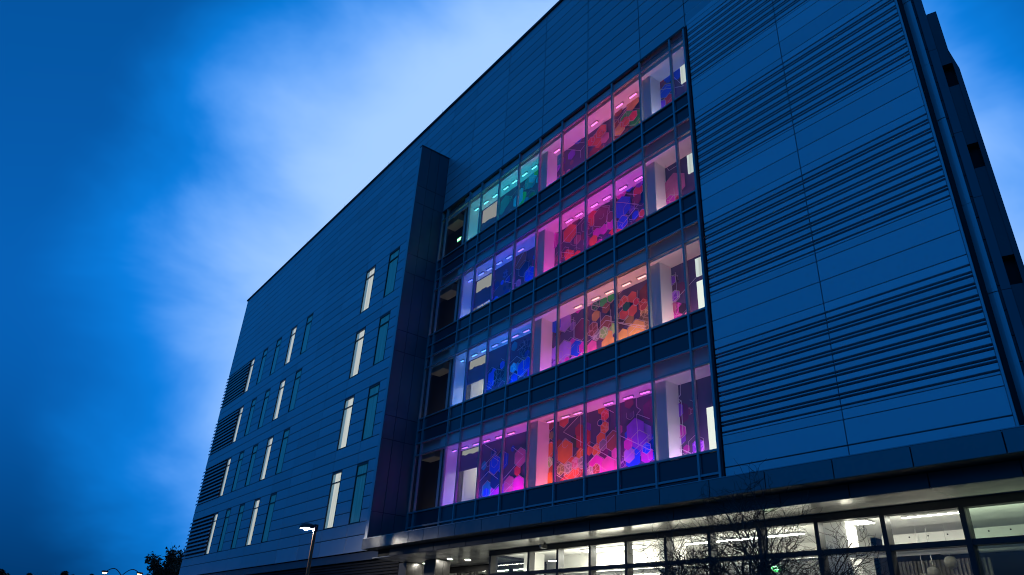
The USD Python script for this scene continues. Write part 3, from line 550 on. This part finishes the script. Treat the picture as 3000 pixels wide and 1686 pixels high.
obj('flashing', B(-30.85, 8.0, YF - 0.012, YF + 0.05, ZT, ZT + 0.02), 'mullion_metal', cn)
obj('end_return', B(-30.86, -30.83, YF, 0.0, ZB, ZT), 'fascia_metal', cn)

# --- ground floor storefront
SM = [-23.3, -20.95, -19.36, -17.75, -16.13, -14.53, -12.95, -11.34, -9.71, -8.07, -6.38, -4.0, -2.4, -0.7, 1.0, 2.7, 4.4, 6.1, 7.7]
sf = obj('storefront', MB().box(-23.42, 7.8, -0.10, 0.12, 4.78, 4.96), 'frame_dark', BL)
for x in SM: obj('mullion', B(x - 0.055, x + 0.055, -0.12, 0.14, 0.0, 4.78), 'frame_dark', sf)
for h in (4.08, 2.5, 0.12): obj('transom', B(-23.36, 7.76, -0.10, 0.12, h - 0.06, h + 0.06), 'frame_dark', sf)
for x0, x1 in zip(SM[:-1], SM[1:]):
    frost = x0 in (-6.38, -4.0)
    for a, b in ((4.14, 4.78), (2.56, 4.02), (0.18, 2.44)):
        obj('glass_pane', quad(x0 + 0.055, x1 - 0.055, 0.0, a, b), 'frost_glass' if frost else 'store_glass', sf, label='frosted pale green glass pane' if frost else None)
# side return of the storefront and the recessed entrance
obj('storefront_return', MB().box(-23.42, -23.30, 0.14, 2.7, 4.78, 4.95).box(-23.42, -23.30, 0.14, 0.26, 0, 4.78).box(-23.42, -23.30, 2.6, 2.72, 0, 4.78).box(-23.42, -23.30, 0.26, 2.6, 4.02, 4.14), 'frame_dark', BL)
obj('storefront_return_pane', MB().add([(-23.37, 0.26, 0.1), (-23.37, 2.6, 0.1), (-23.37, 2.6, 4.02), (-23.37, 0.26, 4.02), (-23.37, 0.26, 4.14), (-23.37, 2.6, 4.14), (-23.37, 2.6, 4.78), (-23.37, 0.26, 4.78)], [(0, 2, 1), (0, 3, 2), (4, 6, 5), (4, 7, 6)]), 'store_glass', BL)
en = obj('entrance', MB().box(-30.4, -23.42, 2.6, 2.72, 4.70, 4.93).box(-30.4, -23.42, 2.6, 2.72, 2.5, 2.6), 'frame_dark', BL)
for x in (-29.6, -28.6, -28.2, -27.2, -26.9, -25.6, -24.5): obj('mullion', B(x - 0.06, x + 0.06, 2.56, 2.74, 0, 4.7), 'frame_dark', en)
obj('glass_pane', quad(-30.4, -23.42, 2.66, 0.05, 4.7), 'store_glass', en)
# piers
for x0, x1, y0, y1 in ((-31.1, -30.4, 0.25, 2.4), (-28.75, -27.83, 0.22, 1.0)):
    pr = obj('pier', B(x0 + 0.03, x1 - 0.03, y0 + 0.03, y1 - 0.03, 0, ZS - 0.02), 'dark_backing', BL)
    for a, b in ((0.0, 2.1), (2.1, 4.2), (4.2, ZS - 0.03)):
        obj('pier_panel', B(x0, x1, y0, y0 + 0.025, a + 0.008, b - 0.008), 'charcoal_metal', pr)  # front in darker metal than the side, its shade put into the colour
        n = max(2, round((y1 - y0) / 0.45)); yy = np.linspace(y0 + 0.03, y1, n + 1)
        for p, q in zip(yy[:-1], yy[1:]): obj('pier_panel', B(x1 - 0.025, x1, p + 0.006, q - 0.006, a + 0.008, b - 0.008), 'fascia_metal', pr)
# dark louvred plinth left of the entrance
pl = obj('plinth_louver', B(-69.8, -31.15, 0.36, 0.48, 0.0, 5.24), 'dark_backing', BL)
for n in range(16):
    z0 = 3.0 + n * 0.14
    obj('slat', B(-69.8, -31.2, 0.28, 0.35, z0, z0 + 0.07), 'dark_backing', pl)
# ground floor rooms
obj('ground_floor', B(-31, 8, 0.14, 7.5, -0.004, 0.05), 'white_paint', BL)
obj('ground_ceiling', MB().box(-23.3, 8.0, 0.14, 7.4, 4.86, 4.92).box(-30.4, -23.3, 2.74, 7.4, 4.86, 4.92), 'white_paint', BL)
gw = MB().box(-31, -16.2, 5.0, 5.1, 0, 4.86).box(-16.2, -10.0, 3.2, 3.3, 0, 4.86).box(-31, -30.9, 2.7, 7.4, 0, 4.86).box(7.9, 8.0, 0.14, 7.4, 0, 4.86)
obj('ground_back_wall', gw, 'white_paint', BL)
obj('dark_back_wall', MB().box(-10.0, 8.0, 7.3, 7.4, 0, 4.86).box(-10.1, -10.0, 3.2, 7.4, 0, 4.86), 'charcoal_metal', BL)
obj('light_shelf', MB().box(-23.2, -10.05, 0.35, 1.0, 3.98, 4.03), 'white_paint', BL)  # added shelf carrying unseen upward lamps and bouncing their light
emit('uplight', (1.0, 0.94, 0.80), 34.0); emit('added_uplight_dim', (1.0, 0.94, 0.80), 20.0)
obj('light_shelf', MB().box(-9.2, -3.0, 0.2, 0.6, 3.98, 4.03), 'white_paint', BL)  # second added shelf, under the lamp for the right soffit
obj('uplight', quad3((-9.0, 0.28, 4.034), (-3.2, 0.28, 4.034), (-3.2, 0.38, 4.034), (-9.0, 0.38, 4.034)), 'added_uplight_dim', BL)  # added out of sight to brighten the right part of the soffit
for x0, x1 in ((-22.8, -21.3), (-20.7, -19.6), (-19.1, -18.0), (-17.5, -16.4), (-15.9, -14.9), (-14.2, -13.2), (-12.7, -11.6), (-11.1, -10.3)):
    obj('uplight', quad3((x0, 0.42, 4.034), (x1, 0.42, 4.034), (x1, 0.52, 4.034), (x0, 0.52, 4.034)), 'uplight', BL)  # added lamps hidden by the transom, brighten ceiling and soffit
obj('white_partition', MB().box(-21.2, -16.3, 1.7, 1.8, 0, 4.86).box(-16.4, -16.3, 1.8, 5.0, 0, 4.86), 'white_paint', BL)
obj('ribbed_partition', MB().box(-10.5, -7.6, 4.0, 4.1, 0, 4.3), 'ribbed_wood', BL)
rb = MB()
for q in range(30): rb.box(-10.5 + q * 0.1, -10.45 + q * 0.1, 3.95, 4.0, 0, 4.3)
tag(obj('batten', rb, 'ribbed_wood', BL), kind='stuff')
for xr in (-14.75, -9.32, -21.45, -2.5): obj('ground_column', B(xr - 0.6, xr, 0.55, 1.05, 0, 4.86), 'white_paint', BL)
bm = obj('beam', B(-9.25, -3.0, 2.1, 2.35, 4.42, 4.70), 'white_paint', BL)
for x in np.arange(-9.0, -3.2, 0.45): obj('bolt', MB().tm(trimesh.creation.cylinder(0.018, 0.02, 8, transform=trimesh.transformations.translation_matrix((0, 0, 0)) @ trimesh.transformations.rotation_matrix(math.pi / 2, (1, 0, 0)))).add([(0, 0, 0)], np.zeros((0, 3), int)) if False else MB().box(x - 0.016, x + 0.016, 2.088, 2.1, 4.60, 4.632), 'black_plastic', bm)
obj('upper_shelf', MB().box(-16.0, -10.2, 2.4, 4.6, 4.28, 4.45), 'white_paint', BL)
emit('store_lamp', (1.0, 0.93, 0.80), 60.0)
emit('store_lamp_dim', (1.0, 0.92, 0.78), 22.0)
gl = 0
def linlamp(x0, x1, y0, y1, z, m, lab):
    t = thing('linear_lamp', lab, 'ceiling lamp')
    obj('housing', B(x0, x1, y0, y1, z + 0.012, z + 0.05), 'silver_cap', t); obj('diffuser', B(x0 + 0.01, x1 - 0.01, y0 + 0.01, y1 - 0.01, z, z + 0.012), m, t)
linlamp(-7.95, -6.6, 0.55, 0.66, 4.80, 'store_lamp', 'bright linear lamp in the ground floor window above the white perforated beam')
linlamp(-19.2, -16.5, 0.75, 1.25, 4.80, 'store_lamp', 'broad bright lamp in front of the glaring white ground floor partition')
linlamp(-15.8, -11.0, 1.3, 1.5, 4.80, 'store_lamp', 'long bright lamp behind the bare tree in the ground floor window')
linlamp(-22.6, -20.2, 2.2, 2.4, 4.80, 'store_lamp_dim', 'linear lamp in the leftmost window of the ground floor glazing')
linlamp(-28.4, -25.2, 3.6, 3.8, 4.80, 'store_lamp_dim', 'linear lamp behind the glass doors of the recessed entrance')
linlamp(-9.2, -8.75, 0.4, 0.9, 4.80, 'store_lamp', 'short bright lamp beside the white column in the ground floor window')
linlamp(-5.5, -3.0, 3.0, 3.2, 4.80, 'store_lamp_dim', 'lamp glowing behind the frosted ground floor panes')

# --- corner pier at the right end
ca, sa = math.cos(math.radians(19)), math.sin(math.radians(19))
P0 = np.array([-4.93, 0.352])
cp = obj('corner_pier', MB().box(-5.0, -4.95, -0.012, 0.2, 5.75, ROOF - 0.14), 'panel_metal', BL)
def slab(mb, s0, s1, z0, z1, off=0.0, th=0.08, off1=None):
    off1 = off if off1 is None else off1
    d = np.array([ca, sa]); n = np.array([sa, -ca])
    a, b = P0 + d * s0 + n * off, P0 + d * s1 + n * off1
    c, e = b - n * (th + off1), a - n * (th + off)
    v = [(q[0], q[1], zz) for zz in (z0, z1) for q in (a, b, c, e)]
    return mb.add(v, [(0, 1, 5), (0, 5, 4), (1, 2, 6), (1, 6, 5), (2, 3, 7), (2, 7, 6), (3, 0, 4), (3, 4, 7), (4, 5, 6), (4, 6, 7), (0, 3, 2), (0, 2, 1)])
obj('corner_reveal', MB().box(-4.95, -4.925, 0.02, 0.5, 5.75, ROOF - 0.14), 'dark_backing', cp)
zz = [6.5, 9.46, 11.9, 14.6, 16.5, 19.0, 22.0, 25.0, 28.5, 32.5]
for k, (a, b) in enumerate(zip(zz[:-1], zz[1:])):
    mb = MB()
    for q in range(4):                                  # gently curved sheet
        s0, s1 = 0.05 * q, 0.05 * (q + 1); f = lambda s: 0.07 * math.sin((s - 0.0) / 0.2 * math.pi / 2) + 0.012 * (k % 2)
        slab(mb, s0, s1, a + 0.008, b - 0.008, f(s0), 0.1, f(s1))
    obj('curved_sheet', mb, 'panel_metal', cp)
mb = MB()
for k in range(42):
    a = 6.5 + k * 0.62; slab(mb, 0.205, 0.262 + 0.012 * ((k // 3) % 2), a + 0.01, a + 0.61, 0.05, 0.15)
obj('quoin_strip', mb, 'dark_metal', cp)
for a, b in ((6.5, 9.46), (9.46, 12.0), (12.0, 14.0), (14.0, 16.9), (16.9, 20), (20, 24.5), (24.5, 29), (29, 32.5)):
    obj('pier_sheet', slab(MB(), 0.265, 0.455, a + 0.006, b - 0.006, 0.10, 0.2), 'fin_metal', cp)
mb = MB(); op = [(6.6, 7.3), (9.55, 10.3), (12.82, 13.57), (15.5, 16.28)]
lo = 6.0
for a, b in op + [(18.24, 18.24)]:
    slab(mb, 0.46, 0.70, lo, a, 0.08, 0.25); lo = b
obj('pier_wall', mb, 'charcoal_metal', cp)
for a, b in op: obj('opening', slab(MB(), 0.462, 0.698, a, b, -0.12, 0.13), 'dark_backing', cp)
mb = MB(); slab(mb, 0.70, 0.81, 6.0, 16.0, 0.10, 0.3)
d = np.array([ca, sa]); n = np.array([sa, -ca]); a, b, c, e = [P0 + d * s_ + n * o_ for s_, o_ in ((0.70, 0.10), (0.81, 0.10), (0.81, -0.3), (0.70, -0.3))]
v = [(*q, 16.0) for q in (a, b, c, e)] + [(*a, 16.72), (*e, 16.72)]
mb.add(v, [(0, 1, 4), (1, 2, 5), (1, 5, 4), (2, 3, 5), (0, 4, 5), (0, 5, 3)])
obj('pier_flange', mb, 'charcoal_metal', cp)
obj('pier_backing', slab(MB(), 0.0, 0.455, 5.8, 32.5, -0.1, 1.2), 'dark_backing', cp)

# ------------------------------------------------------------------ exit signs
emit('exit_green', (0.10, 1.0, 0.22), 3.0)
emit('exit_letters', (0.75, 1.0, 0.8), 5.0)
def exit_sign(x, y, z, label, h=0.2):
    t = thing('exit_sign', label, 'exit sign', None, (x, y, z))
    obj('case', B(-0.2, 0.2, 0.0, 0.05, -0.12, 0.12), 'silver_cap', t); obj('face', B(-0.185, 0.185, -0.006, -0.001, -0.105, 0.105), 'exit_green', t)
    tm = meshkit.text_mesh('EXIT', 0.12, 0.004, True); w = tm.bounds[1][0] - tm.bounds[0][0]
    v = np.array(tm.vertices); v = np.stack([v[:, 0] - w / 2, -0.007 - v[:, 2], v[:, 1] - 0.06], 1)
    obj('letters', (v, np.array(tm.faces)[:, ::-1]), 'exit_letters', t)
exit_sign(-29.85, 0.95, 22.45, 'green lit EXIT sign in the dark top storey bay beside the fin')
exit_sign(-13.0, 3.0, 4.22 - 0.02, 'green lit EXIT sign in the ground floor glazing behind the bare tree')

# ------------------------------------------------------------------ small fittings
t = thing('downlight', 'round glowing downlight in the metal soffit of the entrance recess', 'downlight', None, (-26.8, 1.2, ZS - 0.008))
def disc(r, z, n=24): return np.array([(0, 0, z)] + [(r * math.cos(2 * math.pi * k / n), r * math.sin(2 * math.pi * k / n), z) for k in range(n)]), np.array([(0, 1 + (k + 1) % n, 1 + k) for k in range(n)])
emit('down_lens', (1.0, 0.95, 0.82), 60.0)
obj('lens', disc(0.12, -0.006), 'down_lens', t)
obj('trim_ring', MB().tm(trimesh.creation.annulus(0.122, 0.15, 0.01)), 'silver_cap', t)
for x, y, lab in ((-30.0, 1.0, 'small recessed lamp above the left clad pier of the entrance'), (-27.3, 0.6, 'small recessed lamp above the right clad pier of the entrance'), (-29.2, 1.4, 'recessed lamp between the two entrance piers')):
    t = thing('downlight', lab, 'downlight', None, (x, y, ZS - 0.008)); obj('lens', disc(0.11, -0.006), 'down_lens', t); obj('trim_ring', MB().tm(trimesh.creation.annulus(0.112, 0.13, 0.01)), 'silver_cap', t)
t = thing('security_camera', 'small dark security camera hanging under the lit canopy soffit', 'camera', None, (-19.65, -0.45, ZS - 0.006))
obj('mount', MB().tm(trimesh.creation.cylinder(0.035, 0.08, 12, transform=trimesh.transformations.translation_matrix((0, 0, -0.04)))), 'black_plastic', t)
obj('body', MB().box(-0.07, 0.07, -0.2, 0.06, -0.19, -0.08), 'black_plastic', t)
obj('lens', MB().tm(trimesh.creation.cylinder(0.04, 0.02, 12, transform=trimesh.transformations.translation_matrix((0, -0.21, -0.135)) @ trimesh.transformations.rotation_matrix(math.pi / 2, (1, 0, 0)))), 'silver_cap', t)
# pendant globes in the right ground floor window
pbr('paper_shade', (0.09, 0.09, 0.08), 0.8, 0, 0.2, 14.0, 0.004, 18.0)
for (x, z, lab) in ((-7.7, 3.98, 'pale globe pendant lamp hanging highest in the right ground floor window'), (-8.12, 3.78, 'pale globe pendant lamp, middle of the three behind the ground floor glass'), (-8.36, 3.62, 'pale globe pendant lamp hanging lowest and furthest left behind the ground floor glass')):
    t = thing('pendant_lamp', lab, 'pendant lamp', None, (x, 2.05, z))
    obj('shade', MB().tm(trimesh.creation.icosphere(3, 0.145)), 'paper_shade', t, True); obj('cord', MB().tube([(0, 0, 0.16), (0, 0, 4.82 - z)], 0.006, 5), 'silver_cap', t)

# ------------------------------------------------------------------ lamp post by the left wing
LX, LY, LZ = -32.2, -4.1, 6.08
t = thing('lamp_post', 'bronze lamp post with a lit shoebox head in front of the left facade', 'lamp post', None, (LX, LY, 0))
obj('pole', MB().tube([(0.42, 0.24, 0), (0.42, 0.24, LZ - 0.12)], [0.085, 0.07], 14), 'pole_bronze', t, 40)
obj('base', MB().tm(trimesh.creation.cylinder(0.25, 0.5, 20, transform=trimesh.transformations.translation_matrix((0.42, 0.24, 0.25)))), 'concrete', t)
hd = trimesh.creation.icosphere(3, 1.0); v = np.array(hd.vertices); v[:, 2] = np.where(v[:, 2] < 0, v[:, 2] * 0.06, v[:, 2] * 1.0)
v *= [0.40, 0.24, 0.17]; yaw = math.atan2(0.24, 0.42); Rz = np.array([[math.cos(yaw), -math.sin(yaw), 0], [math.sin(yaw), math.cos(yaw), 0], [0, 0, 1]])
obj('head', ((v @ Rz.T) + [0, 0, LZ + 0.0], np.array(hd.faces)), 'black_plastic', t, 40)
obj('bracket', MB().box(0.30, 0.52, 0.16, 0.32, LZ - 0.2, LZ + 0.1), 'black_plastic', t)
emit('street_lens', (1.0, 0.93, 0.80), 650.0)
an = np.linspace(0, 2 * math.pi, 33)[:-1]; sk = np.array([(0.385 * math.cos(a), 0.225 * math.sin(a), zz) for zz in (0.01, -0.062) for a in an]) @ Rz.T + [0, 0, LZ]
obj('skirt', (sk, np.array([(k, (k + 1) % 32, 32 + (k + 1) % 32) for k in range(32)] + [(k, 32 + (k + 1) % 32, 32 + k) for k in range(32)])), 'black_plastic', t)
ln = trimesh.creation.icosphere(3, 1.0); v = np.array(ln.vertices); v[:, 2] = np.where(v[:, 2] > 0, v[:, 2] * 0.1, v[:, 2]); v *= [0.17, 0.13, 0.115]
obj('lens', ((v @ Rz.T) + [-0.02, -0.01, LZ - 0.025], np.array(ln.faces)), 'street_lens', t, True)

# twin headed street lamp far left
t = thing('street_lamp', 'distant twin armed street lamp with two orange lit heads', 'street lamp')
emit('sodium', (1.0, 0.50, 0.22), 7.0)
def far(u, v, D): d = ray(u, v); return CAM + d / np.linalg.norm(d) * D
a, b, c = far(307, 1677, 70), far(409, 1682, 70), far(356, 1686, 70)
c = c + np.array([0, 0, -0.05])
obj('pole', MB().tube([(c[0], c[1], -0.1), (c[0], c[1], c[2] + 0.1)], [0.11, 0.06], 10), 'dark_metal', t)
for q in (a, b):
    d = q - c; P = [c + d * k + np.array([0, 0, 0.55 * math.sin(k * math.pi / 2) ** 0.8 - 0.45 * k]) * 1.0 for k in np.linspace(0, 1, 9)]
    P = [c + d * k + np.array([0, 0, 0.42 * math.sin(k * math.pi)]) for k in np.linspace(0, 1, 10)]
    obj('arm', MB().tube(P, 0.035, 7), 'dark_metal', t)
    hd = trimesh.creation.icosphere(2, 1.0); v = np.array(hd.vertices) * [0.2, 0.28, 0.09] + q + [0, 0, 0.06]; obj('head', (v, np.array(hd.faces)), 'dark_metal', t, True)
    hd = trimesh.creation.icosphere(2, 1.0); v = np.array(hd.vertices) * [0.12, 0.18, 0.11] + q - [0, 0, 0.03]; obj('lens', (v, np.array(hd.faces)), 'sodium', t, True)

# ------------------------------------------------------------------ bare tree in front of the ground floor windows
def bare_tree(name, label, cat, base, height, spread, seed, trunk_r):
    rg = np.random.default_rng(seed); t = thing(name, label, cat, None, base)
    tr, br = MB(), [MB() for _ in range(8)]; cnt = [0]
    tw = MB()
    def grow(p, d, ln, r, lvl, mb):
        n = 5 if lvl < 2 else 4; P = [p]; dd = d.copy()
        for k in range(n):
            dd = dd + rg.normal(0, 0.13 + 0.05 * lvl, 3) + np.array([0, 0, 0.06 if lvl else 0.0]); dd /= np.linalg.norm(dd); P.append(P[-1] + dd * ln / n)
        R = np.linspace(r, r * 0.55, n + 1)
        (tw if lvl >= 4 else mb).tube(P, R, 7 if lvl < 2 else (5 if lvl < 4 else 3), cap=False)
        if lvl >= 5 or ln < 0.10: return
        kids = [4, 5, 6, 5, 3][min(lvl, 4)]
        for k in range(kids):
            f = rg.uniform(0.35, 1.0) if k else 1.0
            i = min(int(f * n), n - 1); q = P[i] + (P[i + 1] - P[i]) * (f * n - i)
            ax = rg.normal(0, 1, 3); ax -= dd * (ax @ dd); ax /= np.linalg.norm(ax)
            ang = rg.uniform(0.35, 0.95); nd = dd * math.cos(ang) + ax * math.sin(ang); nd[2] = nd[2] * 0.62 + 0.05; nd /= np.linalg.norm(nd)
            grow(q, nd, ln * rg.uniform(0.55, 0.78), max(r * 0.55 * rg.uniform(0.7, 1.0), 0.0042), lvl + 1, mb)
    th = height * 0.36
    P = [np.array([0, 0, 0.0])]
    for k in range(5): P.append(P[-1] + np.array([rg.normal(0, 0.02), rg.normal(0, 0.02), th / 5]))
    tr.tube(P, np.linspace(trunk_r * 1.25, trunk_r * 0.8, 6), 10); obj('trunk', tr, 'bark', t, 40)
    top = P[-1]
    for k in range(7):
        az = k * 2.4 + rg.uniform(-0.3, 0.3); ang = 0.25 + 0.62 * (k / 6)
        nd = np.array([math.cos(az) * math.sin(ang), math.sin(az) * math.sin(ang), math.cos(ang)])
        mb = MB(); grow(top - np.array([0, 0, rg.uniform(0, 0.35) * th * 0.5]), nd, height * 0.30 * spread, trunk_r * 0.5, 1, mb); obj('branch', mb, 'bark', t, 40)
    tag(obj('twig', tw, 'bark', t), kind='stuff')
    return t
bare_tree('bare_tree', 'leafless small tree with fine dark twigs in front of the lit ground floor', 'tree', (-8.2, -5.0, 0.0), 4.05, 1.34, 5, 0.11)

# ------------------------------------------------------------------ far trees at the lower left edge
def conifer(label, base, h, seed, r=0.26):
    rg = np.random.default_rng(seed); t = thing('conifer_tree', label, 'tree', 'trees on the horizon at the lower left', base)
    obj('trunk', MB().tube([(0, 0, 0), (0, 0, h * 0.97)], [h * 0.02, 0.02], 7), 'bark', t)
    v = []; n = 2600
    z = h * (0.10 + 0.90 * rg.random(n) ** 0.8); k = (1 - z / h); az = rg.random(n) * 6.283
    tier = 0.75 + 0.25 * np.sin(z * 5.0 + az * 2); rad = h * r * k ** 0.85 * tier * np.sqrt(rg.random(n)) + 0.03
    c = np.stack([np.cos(az) * rad, np.sin(az) * rad, z - 0.2 * rad], 1)
    s = 0.16 + 0.14 * rg.random(n); out = np.stack([np.cos(az), np.sin(az), -0.25 + 0 * az], 1); side = np.stack([-np.sin(az), np.cos(az), rg.normal(0, 0.4, n)], 1)
    V = np.stack([c - side * s[:, None] * 0.5, c + side * s[:, None] * 0.5, c + out * s[:, None] * 1.6], 1).reshape(-1, 3)
    obj('crown', (V, np.arange(3 * n).reshape(-1, 3)), 'needles', t)
def leafy(label, base, h, seed):
    rg = np.random.default_rng(seed); t = thing('leafy_tree', label, 'tree', None, base)
    mb = MB().tube([(0, 0, 0), (0.1, 0, h * 0.5), (0, 0.1, h * 0.8)], [h * 0.028, h * 0.018, 0.03], 8); V = []
    for k in range(46):
        az = rg.random() * 6.283; el = rg.uniform(0.75, 1.5); st = np.array([0, 0, h * rg.uniform(0.25, 0.6)]); ln = h * rg.uniform(0.25, 0.45)
        d = np.array([math.cos(az) * math.cos(el), math.sin(az) * math.cos(el), math.sin(el)]); mid = st + d * ln * 0.5; e = st + d * ln + np.array([0, 0, ln * 0.15])
        mb.tube([st, mid, e], [0.06, 0.04, 0.015], 5)
        for q in range(420):
            f = rg.uniform(0.35, 1.08); p = st + (e - st) * f + rg.normal(0, 0.16 + 0.10 * (1 - abs(f - 0.8)), 3)
            a, b = rg.normal(0, 0.19, 3), rg.normal(0, 0.19, 3); V += [p, p + a, p + b]
    obj('trunk', mb, 'bark', t); V = np.array(V); obj('crown', (V, np.arange(len(V)).reshape(-1, 3)), 'needles', t)
for u, v, D, h, lab in ((88, 1679, 105, 0, 'dark conifer tip, second from the left edge on the horizon'), (192, 1674, 100, 0, 'tallest dark conifer tip left of the twin street lamp'), (214, 1684, 112, 0, 'small conifer tip right beside the tallest one'), (270, 1682, 120, 0, 'small conifer tip just left of the twin street lamp'), (4, 1668, 90, 0, 'dark conifer at the very left edge of the picture'), (20, 1681, 96, 0, 'low conifer tip right of the one at the left edge'), (435, 1683, 110, 0, 'low conifer tip between the street lamp and the leafy tree')):
    p = far(u, v, D); conifer(lab, (p[0], p[1], -0.12), p[2] + 0.12, u + 3)
p = far(136, 1676, 95); bare_tree('bare_tree', 'distant bare tree between the conifer tips at the lower left', 'tree', (p[0], p[1], -0.12), p[2] + 0.2, 1.0, 9, 0.14)
p = far(512, 1632, 92); leafy('dark leafy tree rising behind the far left corner of the building', (p[0] - 0.1, p[1], -0.12), p[2] + 0.1, 21)
